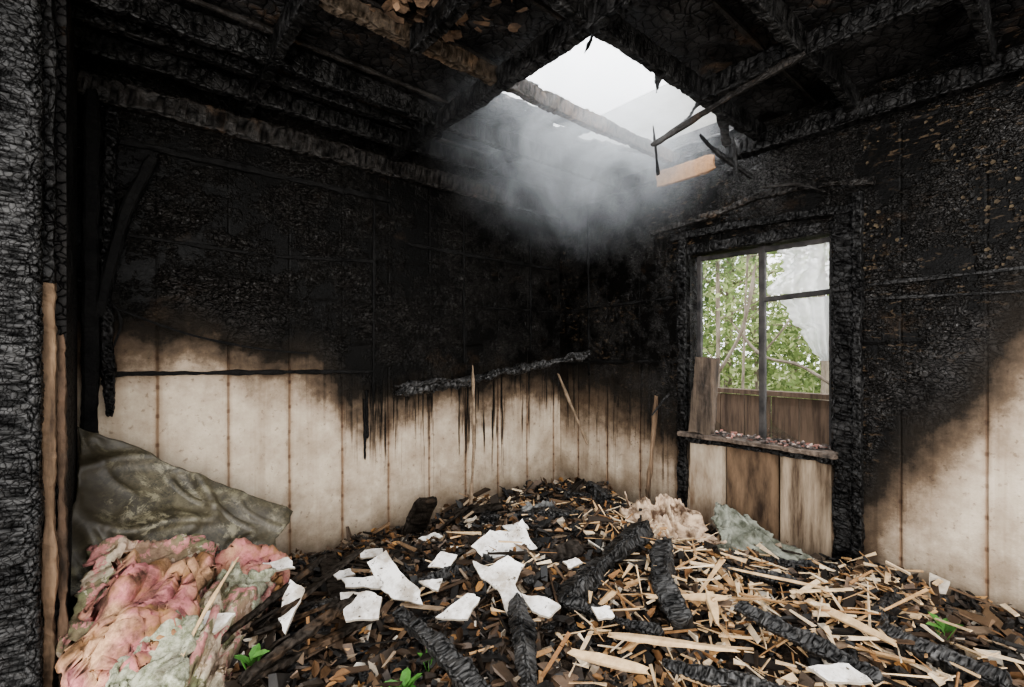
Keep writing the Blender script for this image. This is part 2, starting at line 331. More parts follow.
for (u,z0,z1) in [(1.22,.62,1.0),(1.235,.75,1.05)]:
    beam('hanging_soot_strand',[(u,VB-.01,z1),(u+.004,VB-.012,z0)],.014,.012,M_soot,step=.015,prof=8,crack=0,amp=.01,ends=(1,.2))
beam('charred_branch',[P(-.74,3.0,1.03),P(-.55,3.12,1.06),P(-.357,3.3,1.075),P(-.08,3.42,1.14),P(.213,3.65,1.19),P(.6,3.62,1.285)],.055,.05,M_charlog,step=.008,prof=32,crack=.005,cell=.018,amp=.035,p=.8,bend=1.2,ends=(.3,.2))
beam('charred_branch',[P(-.74,3.02,1.07),P(-.5,3.1,1.1),P(-.28,3.28,1.10)],.03,.03,M_charlog,step=.01,prof=16,crack=.004,cell=.018,amp=.025,p=.8,bend=1,ends=(.3,.2))
M_stick=simple('weathered_stick',(.08,.055,.035),(.28,.21,.145),12,.8,.4,.003)
beam('leaning_stick',[P(-.27,3.3,1.19),P(-.25,3.15,.7),P(-.27,3.05,.22)],.018,.016,M_stick,step=.03,prof=8,crack=0,amp=.006)
beam('leaning_stick',[P(.38,3.95,1.1),P(.48,3.9,.85),P(.6,3.82,.55)],.016,.016,M_stick,step=.03,prof=8,crack=0,amp=.008)
beam('leaning_stick',[P(1.0,3.33,.98),P(.98,3.32,.75),P(.91,3.25,.22)],.03,.024,M_pale,step=.03,prof=8,crack=0,amp=.012)
beam('leaning_stick',[P(1.06,3.25,1.0),P(.96,3.3,.85)],.02,.02,M_char,step=.03,prof=8,crack=0,amp=.008)
p=Pile()
for _ in range(350):
    v=R.uniform(-.1,.72) ; z=R.uniform(1.65,2.38)
    if noise.noise(Vector((v*3,z*3,5)))<-.05: continue
    flake(p,(UR-.008,v,z),5,R.uniform(.004,.013),Matrix.Rotation(-math.pi/2+R.gauss(0,.25),3,'Y')@Matrix.Rotation(R.uniform(0,6),3,'Z'),.4)
p.obj('peeling_paint_flakes',simple('peeled_paint',(.02,.014,.01),(.08,.06,.035),20),parent=wb)
# ================= WINDOW
wn=empty('window_1')
def wbm(n,a,b,w,h,mat=None,**k): 
    kk=dict(step=.008,prof=36,crack=.004,cell=.026,amp=.012,p=.26,ends=(1,1),bend=.2,asp=.9,wobk=.2); kk.update(k); return beam(n,[a,b] if not isinstance(a,list) else a,w,h,mat or M_char,wn,**kk)
wbm('casing_left',(UR-.005,1.72,.12),(UR-.005,1.72,2.08),.06,.06)
wbm('casing_right',(UR-.005,.80,.02),(UR-.005,.80,2.02),.05,.10,seed=2)
wbm('casing_right_edge',(UR-.03,.735,.02),(UR-.03,.735,2.1),.05,.04,seed=4)
wbm('casing_head',[(UR-.01,.72,2.03),(UR-.01,1.25,2.06),(UR-.01,1.80,2.06)],None,.06,.05,seed=5)
wbm('hood_drape',[(UR-.05,.66,2.14),(UR-.06,1.1,2.20),(UR-.05,1.5,2.15),(UR-.04,1.95,2.12)],None,.035,.035,M_beam,amp=.02)
wbm('casing_head_inner',(UR+.02,.80,1.965),(UR+.02,1.72,1.965),.06,.07,seed=6)
wbm('jamb_left',(UR+.05,1.69,S0),(UR+.05,1.69,1.95),.10,.03,seed=7)
wbm('jamb_right',(UR+.05,.85,S0),(UR+.05,.85,1.95),.10,.03,seed=8)
M_sill=simple('ashy_sill',(.025,.02,.016),(.15,.115,.09),9,.8,.6,.006)
wbm('sill',(UR+.0,.82,.745),(UR+.0,1.72,.745),.15,.03,M_sill,crack=.004)
wbm('apron',(UR-.02,.84,.71),(UR-.02,1.70,.71),.03,.03)
M_frame=simple('old_sash_frame',(.01,.01,.01),(.05,.045,.042),9,.6,.4,.003)
wbm('mullion',(UR+.09,1.25,S0),(UR+.09,1.25,1.95),.035,.035,M_frame,crack=0,amp=.003,bend=0)
wbm('sash_rail',(UR+.09,.86,1.625),(UR+.09,1.25,1.605),.03,.03,M_frame,crack=0,amp=.003,bend=0)
wbm('sash_stile_left',(UR+.09,1.655,S0),(UR+.09,1.655,1.93),.03,.03,M_frame,crack=0,amp=.003,bend=0)
wbm('sash_stile_right',(UR+.09,.885,S0),(UR+.09,.885,1.93),.03,.02,M_frame,crack=0,amp=.003,bend=0)
wbm('sash_top',(UR+.09,.86,1.91),(UR+.09,1.67,1.91),.03,.03,M_frame,crack=0,amp=.003,bend=0)
mg=N('torn_curtain_film'); t=mg.n('ShaderNodeBsdfTransparent'); dd=mg.n('ShaderNodeBsdfDiffuse'); tl=mg.n('ShaderNodeBsdfTranslucent'); dd.inputs[0].default_value=(.75,.76,.76,1); tl.inputs[0].default_value=(.78,.79,.78,1)
ad=mg.n('ShaderNodeMixShader'); ad.inputs[0].default_value=.6; mg.l(dd.outputs[0],ad.inputs[1]); mg.l(tl.outputs[0],ad.inputs[2])
mx=mg.n('ShaderNodeMixShader'); mg.l(mg.ramp(mg.noise(mg.pos(),5,3),[(.35,.55),(.6,.95)]),mx.inputs[0]); mg.l(t.outputs[0],mx.inputs[1]); mg.l(ad.outputs[0],mx.inputs[2]); mg.l(mx.outputs[0],mg.out.inputs[0])
X=UR+.10
def film(name,outl,n=30,seed=0.):
    vs=[];fs=[]
    for i in range(n+1):
        z,a,b=outl(i/n)
        for j in range(n+1):
            s=j/n; vs.append((X+.02*math.sin(s*20+seed+z*5)+.014*noise.noise(Vector((s*9,z*9,seed))),a+(b-a)*s,z))
    for i in range(n):
        for j in range(n):
            q=i*(n+1)+j; fs.append((q,q+1,q+n+2,q+n+1))
    mk(name,vs,fs,mg.m,True,wn)
film('torn_film_upper',lambda t:(1.90-t*.27,.89,1.08+.14*math.exp(-((t-.9)/.3)**2)+.04*noise.noise(Vector((t*9,0,0)))+.07*(1-t)))
film('torn_film_lower',lambda t:(1.60-t*.36,.89,1.15-t*.20+.04*noise.noise(Vector((t*11,3,0)))),seed=2.)
gl=N('broken_glass'); gb=gl.n('ShaderNodeBsdfGlossy'); gb.inputs['Roughness'].default_value=.05; gt=gl.n('ShaderNodeBsdfTransparent'); gt.inputs[0].default_value=(.8,.84,.82,1); gx_=gl.n('ShaderNodeMixShader'); gx_.inputs[0].default_value=.18; gl.l(gt.outputs[0],gx_.inputs[1]); gl.l(gb.outputs[0],gx_.inputs[2]); gl.l(gx_.outputs[0],gl.out.inputs[0])
for k,poly in enumerate([[(1.64,1.9),(1.28,1.9),(1.30,1.83),(1.38,1.86),(1.45,1.75),(1.55,1.80),(1.60,1.62),(1.64,1.5)],[(1.64,.77),(1.64,1.0),(1.61,.88),(1.52,.82),(1.45,.77)],[(1.23,.77),(1.23,1.05),(1.19,.86),(1.10,.80),(1.04,.77)]]):
    mk('glass_sliver_%d'%k,[(UR+.092,a,b) for a,b in poly],[tuple(range(len(poly)))],gl.m,parent=wn)
M_block=simple('grey_timber',(.018,.014,.011),(.12,.09,.066),5,.8,.6,.008,(4,4,.6))
beam('timber_offcut',[(UR-.03,1.585,.76),(UR-.0,1.555,1.25)],.06,.15,M_block,step=.02,prof=24,p=.22,crack=.0,amp=.008,ends=(1,1))
p=Pile()
for _ in range(170):
    p.box((UR+R.uniform(-.06,.06),R.uniform(.86,1.5),.762+R.uniform(0,.02)),(R.uniform(.008,.04),R.uniform(.005,.015),.008),rot(R.uniform(0,6),R.gauss(0,.3)),.2)
p.obj('ash_crumbs',isl_mat('ash_crumbs',[(0,(.02,.02,.02)),(.5,(.12,.10,.09)),(.8,(.34,.15,.12)),(1,(.5,.45,.4))]),parent=wn)
# ================= OUTSIDE
bx('outside_ground',(UR+.2,-25,-.5),(45,30,-.35),simple('leaf_litter_ground',(.10,.12,.04),(.22,.22,.10),2))
p=Pile()
for k in range(26):
    v=-.6+k*.22; p.box((4.35,v,.27),(.025,.21,1.26),rot(0,0,R.gauss(0,.004)))
p.box((4.35,2.2,.93),(.10,5.8,.04))
p.obj('porch_half_wall',simple('brown_porch_boards',(.04,.026,.018),(.12,.082,.058),4,.8,.4,.004,(2,6,.6)))
tr=empty('garden_trees')
M_bark=simple('bark',(.10,.08,.06),(.26,.22,.18),10,.9,.6,.02,(1,1,.3))
trees=[(8.2,4.1,.07),(9.5,2.9,.16),(13.5,5.6,.18),(7.6,2.3,.05),(15,7.2,.25),(17,6,.2),(12,3.6,.12),(6.4,2.9,.03)]
tips=[]
for k,(u,v,r) in enumerate(trees):
    lean=R.uniform(-.8,.8)
    top=6+R.uniform(0,2)
    beam('trunk_%d'%k,[(u,v,-.4),(u+lean*.2,v+lean*.3,2.2),(u+lean*.5,v+lean,top)],r,r,M_bark,tr,step=.25,prof=8,crack=0,amp=.01,p=1)
    for b in range(9):
        z=R.uniform(.9,4.5); a=R.uniform(0,6.28); L=R.uniform(.8,2.4)
        s0=Vector((u+lean*.2*z/3,v+lean*.3*z/3,z)); e=s0+Vector((math.cos(a)*L,math.sin(a)*L,L*R.uniform(.1,.6)))
        beam('branch_%d_%d'%(k,b),[s0,s0.lerp(e,.5)+Vector((0,0,.12)),e],r*.3,r*.3,M_bark,tr,step=.2,prof=6,crack=0,amp=.005,p=1,ends=(1,.3))
        tips+= [s0.lerp(e,.4),s0.lerp(e,.7),e]
beam('bare_branch',[(4.9,1.3,.9),(5.0,1.7,1.15),(5.1,2.1,1.25),(5.2,2.45,1.6)],.03,.03,M_bark,tr,step=.08,prof=6,crack=0,amp=.006,p=1,ends=(1,.3))
beam('bare_branch_2',[(5.1,2.1,1.25),(5.1,1.9,1.5),(5.2,1.75,1.8)],.02,.02,M_bark,tr,step=.08,prof=6,crack=0,amp=.006,p=1,ends=(1,.3))
beam('bare_branch_3',[(5.0,2.6,.9),(5.1,2.3,1.5),(5.2,2.2,2.2)],.035,.035,M_bark,tr,step=.08,prof=6,crack=0,amp=.006,p=1,ends=(1,.3))
M_leaf=N('foliage'); g=M_leaf.n('ShaderNodeNewGeometry').outputs['Random Per Island']; lc=M_leaf.ramp(g,[(0,(.10,.14,.06)),(.5,(.22,.29,.12)),(.85,(.38,.43,.21)),(1,(.52,.53,.33))])  # leaf tones paled and greyed to stand in for haze
d1=M_leaf.n('ShaderNodeBsdfDiffuse'); d2=M_leaf.n('ShaderNodeBsdfTranslucent'); M_leaf.l(lc,d1.inputs[0]); M_leaf.l(lc,d2.inputs[0]); mm=M_leaf.n('ShaderNodeMixShader'); mm.inputs[0].default_value=.5
M_leaf.l(d1.outputs[0],mm.inputs[1]); M_leaf.l(d2.outputs[0],mm.inputs[2]); M_leaf.l(mm.outputs[0],M_leaf.out.inputs[0])
def leaf(p,c,L,rt,cup=.15):
    vs=[(-L/2,0,0),(-L*.2,L*.24,cup*L*.4),(L*.2,L*.2,cup*L*.4),(L/2,0,0),(L*.2,-L*.2,cup*L*.4),(-L*.2,-L*.24,cup*L*.4),(0,0,0)]
    vs=[rt@Vector(q)+Vector(c) for q in vs]; p.add(vs,[(0,6,1),(1,6,2),(2,6,3),(3,6,4),(4,6,5),(5,6,0)])
p=Pile()
for t_ in tips:
    for _ in range(26):
        c=t_+Vector((R.gauss(0,.35),R.gauss(0,.35),R.gauss(0,.28)))
        leaf(p,c,R.uniform(.05,.13),rot(R.uniform(0,6),R.gauss(0,.7),R.gauss(0,.7)))
for _ in range(34000):
    u=R.uniform(10,22); q=R.uniform(.22,.68); v=u*q
    tall=(6.0 if q>.40 else 3.4)*u/16
    z=-.3+R.random()**1.15*tall
    if noise.noise(Vector((u*.8,v*.8,z*.9)))<-.16+.25*(z/tall)**2: continue
    leaf(p,(u,v,z),R.uniform(.10,.22),rot(R.uniform(0,6),R.gauss(0,.7),R.gauss(0,.7)))
p.obj('leaves',M_leaf.m,parent=tr)
# ================= DEBRIS
db=empty('debris_pile')
vs=[];fs=[];st=.02
nu=int(3.0/st);nv=int(3.75/st)
for i in range(nu+1):
    for j in range(nv+1):
        u=-.08+i*st; v=-.9+j*st; u=min(u,UR-.01); v=min(v,VB-.01)
        vs.append((u,v,H(u,v)+.012*noise.noise(Vector((u*70,v*70,0)))))
for i in range(nu):
    for j in range(nv):
        a=i*(nv+1)+j; fs.append((a,a+nv+1,a+nv+2,a+1))
mk('ash_and_rubble_bed',vs,fs,simple('ash_rubble',(.004,.0035,.003),(.06,.042,.028),22,.9,.9,.015,(1,1,1),.2),True,db)
def inroom(u,v,m=.03): return -.06+m<u<UR-m and -.9<v<VB-m
p=Pile()
for _ in range(14000):
    u=R.uniform(-.0,UR-.09); v=R.uniform(-.3,VB-.09)
    L=min(.13,abs(R.gauss(0,.038))+.012)
    if u>UR-.12 or v>VB-.12: L=min(L,.08)
    p.box((u,v,H(u,v)+R.uniform(-.005,.035)),(L,L*R.uniform(.3,.8),L*R.uniform(.06,.35)),rot(R.uniform(0,6.3),R.gauss(0,.5),R.gauss(0,.5)),.35,(R.uniform(.3,1),R.uniform(.3,1)))
p.obj('charcoal_chips',isl_mat('charcoal_chips',[(0,(.005,.005,.005)),(.42,(.018,.015,.012)),(.66,(.055,.038,.025)),(.87,(.15,.10,.065)),(.95,(.30,.24,.17)),(1,(.62,.58,.5))],.6,spec=.5),parent=db)
def lump(p,c,r,sd):
    vs=[];n=8;m=6
    for i in range(m+1):
        th=math.pi*i/m
        for j in range(n):
            ph=2*math.pi*j/n
            d=Vector((math.sin(th)*math.cos(ph),math.sin(th)*math.sin(ph)*.8,math.cos(th)*.55))
            vs.append(Vector(c)+d*r*(1+.5*noise.noise(d*2.2+Vector((sd,0,0)))))
    fs=[(i*n+j,i*n+(j+1)%n,(i+1)*n+(j+1)%n,(i+1)*n+j) for i in range(m) for j in range(n)]
    p.add(vs,fs)
p=Pile()
for k in range(420):
    u=R.uniform(.05,UR-.12); v=R.uniform(-.1,VB-.12); lump(p,(u,v,H(u,v)+.01),R.uniform(.015,.05),k*1.7)
p.obj('charcoal_lumps',char_mat('charcoal_lump',70,(.003,.003,.003),(.04,.036,.032),0,.5,.004,.6),parent=db)
p=Pile()
for _ in range(620):
    L=.06+R.random()**1.6*.32
    u=R.uniform(.0,UR-.15); v=R.uniform(.0,VB-.15)
    if not inroom(u,v,L*.55): continue
    p.box((u,v,H(u,v,False)+R.uniform(.0,.06)),(L,R.uniform(.012,.05),R.uniform(.004,.012)),rot(R.uniform(0,6.3),R.gauss(0,.25),R.gauss(0,.5)),.1,(R.uniform(.5,1),R.uniform(.3,1)))
p.obj('burnt_slats',isl_mat('burnt_slats',[(0,(.01,.008,.006)),(.4,(.028,.019,.012)),(.72,(.09,.055,.032)),(.9,(.22,.145,.085)),(1,(.42,.33,.23))],.7,(1,1,1),14),parent=db)
p=Pile()
cl=[(2.12,1.05,.28,270),(2.05,.62,.25,200),(1.5,1.05,.22,90),(2.35,1.6,.2,120),(1.2,1.6,.35,40),(2.3,2.2,.3,60),(1.75,.75,.3,120),(2.6,.6,.15,80),(1.7,1.8,.3,50)]
for cu,cv_,sg,n in cl:
    for _ in range(n):
        u=R.gauss(cu,sg); v=R.gauss(cv_,sg); L=min(.30,.03+R.expovariate(14))
        if not inroom(u,v,max(.1,L*.55)): continue
        p.box((u,v,H(u,v,False)+R.uniform(.02,.09)),(L,R.uniform(.006,.03),R.uniform(.003,.010)),rot(R.uniform(0,6.3) if R.random()<.6 else R.gauss(.3,.7),R.gauss(0,.22),R.gauss(0,.6)),.0,(R.uniform(.1,1),R.uniform(.1,1)))
M_split=isl_mat('split_pale_wood',[(0,(.24,.12,.05)),(.3,(.50,.32,.16)),(.7,(.72,.54,.33)),(1,(.80,.68,.50))],.7,(1,1,1),20)
p.obj('splintered_wood',M_split,parent=db)
p=Pile()
for _ in range(2300):
    u=R.uniform(0,UR-.08); v=R.uniform(-.2,VB-.08)
    leaf(p,(u,v,H(u,v)+R.uniform(.01,.05)),R.uniform(.02,.065),rot(R.uniform(0,6),R.gauss(0,.4),R.gauss(0,.4)),R.uniform(-.6,1.1))
p.obj('dry_leaves',isl_mat('dry_leaves',[(0,(.03,.018,.01)),(.4,(.10,.055,.025)),(.75,(.24,.13,.06)),(1,(.46,.26,.10))],.7),parent=db)
LG=[([(.72,2.6,.35),(.45,2.3,.30),(.22,2.0,.26)],.10,.08),
([(.76,2.38,.35),(.66,2.12,.33),(.64,1.95,.30),(.65,1.82,.26)],.085,.07),
([(.024,1.95,.30),(.04,1.72,.29),(.056,1.45,.26)],.055,.05),
([(-.45,1.88,.28),(-.28,1.7,.28),(-.08,1.45,.25)],.055,.05),
([(1.60,2.0,.30),(1.42,1.85,.28),(1.38,1.72,.28),(1.54,1.48,.28)],.055,.05),
([(-.19,2.85,.31),(.2,2.86,.33),(.58,2.85,.31)],.07,.055),
([(.9,1.92,.29),(1.16,1.5,.28)],.05,.03),
([(1.15,2.5,.22),(1.75,2.35,.22)],.05,.045),
([(.2,2.02,.26),(.55,1.75,.27)],.05,.045),
([(-.1,2.5,.25),(-.45,2.15,.25)],.045,.04),
([(-.5,2.35,.23),(-.9,1.8,.27)],.05,.035),
([(.9,2.35,.28),(1.5,2.0,.26)],.045,.04),
([(.35,3.2,.36),(.75,3.05,.30)],.06,.05),
([(.55,3.35,.36),(.62,3.1,.35)],.09,.06),
([(-.75,2.55,.22),(-.2,2.3,.24)],.045,.04),
([(.5,1.6,.27),(.9,1.45,.26)],.045,.045)]
for k,(pts,w,h) in enumerate(LG):
    pts=[(a,b,c-.012) for a,b,c in pts]
    beam('charred_timber',[P(*q) for q in pts],w,h,M_charlog,step=.0045,prof=64,crack=.006,cell=.021,amp=.018,p=.3,seed=k*2.7,roll=R.uniform(-.7,.7),bend=.55,ends=(.6,.3),asp=1.1,thr=.2,wobk=.25)
M_plank=char_mat('scorched_plank',26,(.006,.005,.004),(.05,.037,.026),.4,.7,.004,.4,.5)
for k,(pts,w,h) in enumerate([([(-.95,2.2,.27),(-1.0,1.6,.33)],.09,.02),([(-.6,2.15,.24),(-.93,1.7,.29)],.08,.02),([(-.55,1.95,.22),(-.85,1.5,.26)],.06,.02),
 ([(-.60,2.9,.20),(-.50,2.85,.42)],.17,.03),([(-.42,2.92,.22),(-.25,2.9,.36)],.13,.02),([(.3,3.25,.27),(.48,3.2,.42)],.12,.03),([(-.95,2.45,.26),(-.7,2.0,.25)],.10,.02),([(-.35,2.95,.3),(-.05,2.9,.36)],.09,.03),([(1.05,2.55,.27),(.8,2.45,.27)],.13,.02),([(.1,2.3,.28),(.35,2.45,.3)],.09,.018),
 ([(-.80,2.05,.42),(-.95,1.7,.34),(-1.02,1.42,.32)],.05,.018),([(-.70,2.2,.38),(-.86,1.75,.33)],.07,.016),([(-.62,1.9,.33),(-.82,1.45,.3)],.035,.02)]):
    beam('scorched_plank',[P(*q) for q in pts],w,h,M_plank,step=.015,prof=24,crack=.003,amp=.012,p=.25,seed=k,roll=R.uniform(-.5,.5),ends=(.9,.8))
for k,(pts,w) in enumerate([([(.80,1.95,.32),(.75,1.75,.30)],.035),([(.35,1.72,.28),(.75,1.6,.30)],.03),([(1.0,2.2,.3),(1.35,2.05,.28)],.028),([(.2,1.62,.28),(.42,1.5,.3)],.03),([(.55,1.95,.3),(.85,1.9,.32)],.025),([(1.2,1.95,.28),(1.32,1.65,.29)],.03),([(-1.03,1.8,.52),(-1.0,1.55,.44),(-.97,1.36,.36)],.014)]):
    beam('split_lumber_stick',[P(*q) for q in pts],w,w*.5,M_split,step=.03,prof=10,crack=0,amp=.006,p=.3,seed=k,roll=R.uniform(-.5,.5))
md=N('painted_drywall'); p_=md.pos(); dd1=md.noise(p_,9,6,.7); dd2=md.noise(p_,45,4,.7)
dc=md.mix(md.ramp(dd1,[(.38,1),(.56,0)]),(.72,.70,.67),(.34,.30,.25)); dc=md.mix(md.ramp(dd2,[(.60,0),(.66,1)]),dc,(.06,.045,.03)); M_dry=md.bsdf(dc,.8,dd2,.3,.002,.3)
M_dryedge=simple('drywall_core',(.3,.26,.2),(.5,.45,.38),12)
view=math.atan2(-.645,.764)
def shard(r,f,z,ring,tilt):
    c=P(r,f,z); Rm=Matrix.Rotation(view,3,'Z')@Matrix.Rotation(tilt,3,'X'); t=.005
    rr=[]; n0=len(ring)
    for k in range(n0):
        a=Vector(ring[k])*1.04;b=Vector(ring[(k+1)%n0])*1.04
        for q in range(4):
            w=a.lerp(b,q/4); 
            if q: w+=Vector((R.uniform(-1,1),R.uniform(-1,1)))*.005
            rr.append(w)
    ring=rr; n=len(ring)
    vs=[Rm@Vector((x,y,-t+.008*noise.noise(Vector((x*12,y*12,r)))))+c for x,y in ring]+[Rm@Vector((x,y,t+.008*noise.noise(Vector((x*12,y*12,r)))))+c for x,y in ring]
    fs=[tuple(range(n))[::-1],tuple(range(n,2*n))]+[(k,(k+1)%n,(k+1)%n+n,k+n) for k in range(n)]
    o=mk('drywall_shard',vs,fs,[M_dry,M_dryedge]); 
    for q in o.data.polygons[2:]: q.material_index=1
shard(-.53,2.12,.30,[(-.05,.12),(.03,.02),(.12,-.05),(.15,-.12),(.03,-.10),(-.03,-.06),(-.12,.06)],.6)
shard(-.60,1.92,.28,[(-.10,.05),(.0,.06),(.07,.03),(.08,-.06),(-.04,-.07)],.4)
shard(-.66,2.10,.28,[(-.09,.02),(.08,.03),(.09,-.03),(-.06,-.02)],.4)
shard(-.05,2.42,.33,[(-.15,-.02),(-.06,.06),(.04,.05),(.10,.12),(.13,.03),(.17,-.03),(.05,-.07),(-.07,-.08)],.8)
shard(-.05,2.06,.32,[(-.12,.08),(-.05,.05),(.03,.10),(.10,.06),(.06,-.03),(.12,-.12),(.03,-.15),(-.01,-.05),(-.08,.0)],.55)
shard(.10,1.92,.29,[(-.06,.04),(.03,.02),(.09,-.02),(.04,-.07),(-.02,-.04)],.3)
shard(-.20,1.88,.29,[(-.09,-.04),(.02,.06),(.07,.04),(.03,-.05)],.4)
shard(-1.03,2.05,.37,[(-.12,.03),(-.02,.02),(.05,.05),(.10,.0),(.0,-.03),(-.10,-.03)],.4)
shard(-.84,1.8,.34,[(-.03,.10),(.04,.06),(.03,-.10),(-.02,-.04)],.6)
shard(-.34,2.32,.28,[(-.06,-.03),(-.01,.05),(.07,.03),(.04,-.04)],.5)
shard(-.36,2.1,.27,[(-.05,.02),(.05,.03),(.04,-.03)],.4)
shard(1.02,1.5,.29,[(-.08,.02),(.05,.03),(.08,-.03),(-.05,-.03)],.3)
shard(-1.0,1.6,.39,[(-.05,.04),(.06,.03),(.03,-.04),(-.05,-.03)],.4)
shard(-.72,2.45,.26,[(-.06,.02),(.05,.03),(.06,-.01),(-.04,-.03)],.4)
shard(.35,1.85,.29,[(-.04,.02),(.03,.02),(.04,-.02),(-.02,-.03)],.4)
shard(.02,2.62,.33,[(-.07,.01),(.04,.04),(.07,-.01),(-.03,-.03)],.4)
shard(-.45,2.62,.27,[(-.06,.0),(.02,.04),(.07,.01),(-.01,-.03)],.4)
shard(.28,2.25,.30,[(-.04,.01),(.02,.03),(.05,.0),(-.01,-.03)],.4)
shard(-.78,2.2,.27,[(-.05,.01),(.02,.03),(.06,.0),(-.01,-.03)],.4)
# draped sheets
def sheet(name,cs,mat,n=80,amp=.04,fr=3.,th=.02,sd=0.,ragged=.06,sag=0.,ani=(1,1),wr=.08):
    c=[P(*q) for q in cs]; vs=[];fs=[]
    nrm=((c[1]-c[0]).cross(c[3]-c[0])).normalized()
    if nrm.z<0: nrm=-nrm
    for i in range(n+1):
        for j in range(n+1):
            s=i/n;t=j/n
            s2=s+ragged*noise.noise(Vector((s*5+sd,t*5,sd)))*(abs(s-.5)*2)**2+.2*ragged*noise.noise(Vector((s*24+sd,t*24,sd)))*(abs(s-.5)*2)**4; t2=t+ragged*noise.noise(Vector((t*5,s*5+sd,3)))*(abs(t-.5)*2)**2+.2*ragged*noise.noise(Vector((s*24+sd,t*24,9)))*(abs(t-.5)*2)**4
            q=(c[0]*(1-s2)+c[1]*s2)*(1-t2)+(c[3]*(1-s2)+c[2]*s2)*t2
            wx=.3*noise.noise(Vector((s*2+sd,t*2,7)))
            a_,b_=(s+wx)*fr*ani[0],(t-wx)*fr*ani[1]
            rid=1-abs(noise.noise(Vector((a_+sd,b_,5)))*2.8)
            rid2=1-abs(noise.noise(Vector((a_*1.9+sd,b_*1.9,15)))*2.8)
            d=amp*(noise.noise(Vector((a_*.6+sd,b_*.6,0)))*1.1+max(rid,0)**3*.9+max(rid2,0)**4*.3+wr*noise.noise(Vector((a_*5,b_*5,sd))))
            edge=min(s,1-s,t,1-t); d-=sag*max(0,.2-edge)/.2
            vs.append(q+nrm*d)
    for i in range(n):
        for j in range(n):
            a=i*(n+1)+j; fs.append((a,a+n+1,a+n+2,a+1))
    o=mk(name,vs,fs,mat,True); m=o.modifiers.new('s','SOLIDIFY'); m.thickness=th; m.offset=-1
    return o
mo=N('mildewed_cover'); p_=mo.pos(); a1=mo.noise(mo.warp(p_,6,.1),6,7,.8); a2=mo.noise(mo.warp(p_,9,.12),15,7,.75); a3=mo.noise(p_,3,5,.7)
co_=mo.mix(mo.ramp(a1,[(.44,0),(.58,1)]),(.03,.025,.014),(.11,.095,.058)); co_=mo.mix(mo.ramp(a2,[(.52,0),(.60,.75)]),co_,(.22,.20,.135)); co_=mo.mix(mo.ramp(a3,[(.46,0),(.62,.85)]),co_,(.025,.019,.011))
M_olive=mo.bsdf(co_,.5,a2,.3,.004,.5)
def dirty(m,c,p_,amt=.8):
    return m.mix(m.ramp(m.noise(m.map(p_,(1,1,1),(9,9,9)),6,6,.75),[(.48,0),(.64,amt)]),c,(.05,.033,.024))
mi=N('pink_insulation'); p_=mi.pos(); n1=mi.noise(p_,4,3,.6); n2=mi.noise(mi.map(p_,(1,1,1),(4,4,4)),6,4,.6); n3=mi.noise(p_,90,4,.8)
pk=mi.mix(mi.ramp(n1,[(.42,0),(.56,1)]),(.46,.18,.18),(.48,.30,.18)); pk=mi.mix(mi.ramp(n2,[(.48,0),(.60,1)]),pk,(.30,.17,.08)); pk=mi.mix(mi.ramp(n3,[(.45,0),(.7,.6)]),pk,(.20,.10,.08))
M_pink=mi.bsdf(dirty(mi,pk,p_,.8),.95,n3,.35,.004,.1)
mgz=N('insulation_paper'); p_=mgz.pos(); gz=mgz.noise(p_,40,5,.8); M_grey=mgz.bsdf(dirty(mgz,mgz.mix(mgz.ramp(gz,[(.42,0),(.58,1)]),(.38,.38,.29),(.17,.18,.115)),p_,.7),.8,gz,.3,.003,.3)
mj=N('floral_quilt'); p_=mj.pos(); wp=mj.warp(p_,8,.08)
q1=mj.ramp(mj.noise(wp,9,4,.7),[(.48,0),(.50,1)]); q2=mj.ramp(mj.noise(mj.map(wp,(1,1,1),(2,5,1)),13,4,.7),[(.53,0),(.55,1)]); nn=mj.noise(p_,50,4,.7)
cc=mj.mix(q1,(.42,.39,.29),(.15,.16,.09)); cc=mj.mix(q2,cc,(.46,.21,.20)); cc=mj.mix(mj.ramp(mj.noise(p_,4,3),[(.45,0),(.62,.4)]),cc,(.42,.21,.18)); cc=mj.mix(mj.ramp(nn,[(.45,0),(.7,.6)]),cc,(.12,.08,.06)); M_mix=mj.bsdf(dirty(mj,cc,p_),.95,nn,.25,.003,.1)
sheet('mildewed_mattress_cover',[(-1.84,2.02,.98),(-1.11,2.41,.47),(-1.12,2.1,.28),(-1.62,1.74,.40)],M_olive,amp=.04,fr=2.0,th=.012,sd=2.4,ragged=.035,ani=(.9,.9),wr=.06)
sheet('floral_quilt',[(-1.57,1.80,.56),(-1.33,2.15,.44),(-1.10,1.78,.37),(-1.38,1.50,.42)],M_mix,amp=.055,fr=2.2,th=.012,sd=5.,ani=(.8,1.5),sag=.06,ragged=.18)
sheet('insulation_batt',[(-1.42,1.72,.54),(-1.20,1.86,.47),(-1.02,1.45,.36),(-1.24,1.34,.35)],M_pink,amp=.075,fr=2.4,th=.03,sd=9.,ani=(1.7,.6),sag=.09,ragged=.22)
sheet('floral_quilt',[(-1.16,1.78,.41),(-.97,1.97,.36),(-.88,1.42,.27),(-1.0,1.34,.29)],M_mix,amp=.06,fr=2.,th=.012,sd=14.,ani=(1.6,.8),sag=.07,ragged=.2)
sheet('insulation_facing',[(-1.13,1.54,.46),(-1.00,1.56,.42),(-.93,1.32,.34),(-1.12,1.28,.38)],M_grey,amp=.04,fr=1.8,th=.008,sd=21.,ani=(1.4,.6),sag=.03,ragged=.22)
sheet('insulation_batt',[(-1.28,2.1,.42),(-1.02,2.2,.34),(-.97,2.03,.29),(-1.15,1.9,.36)],M_pink,amp=.055,fr=2.,th=.03,sd=31.,sag=.06,ragged=.22)
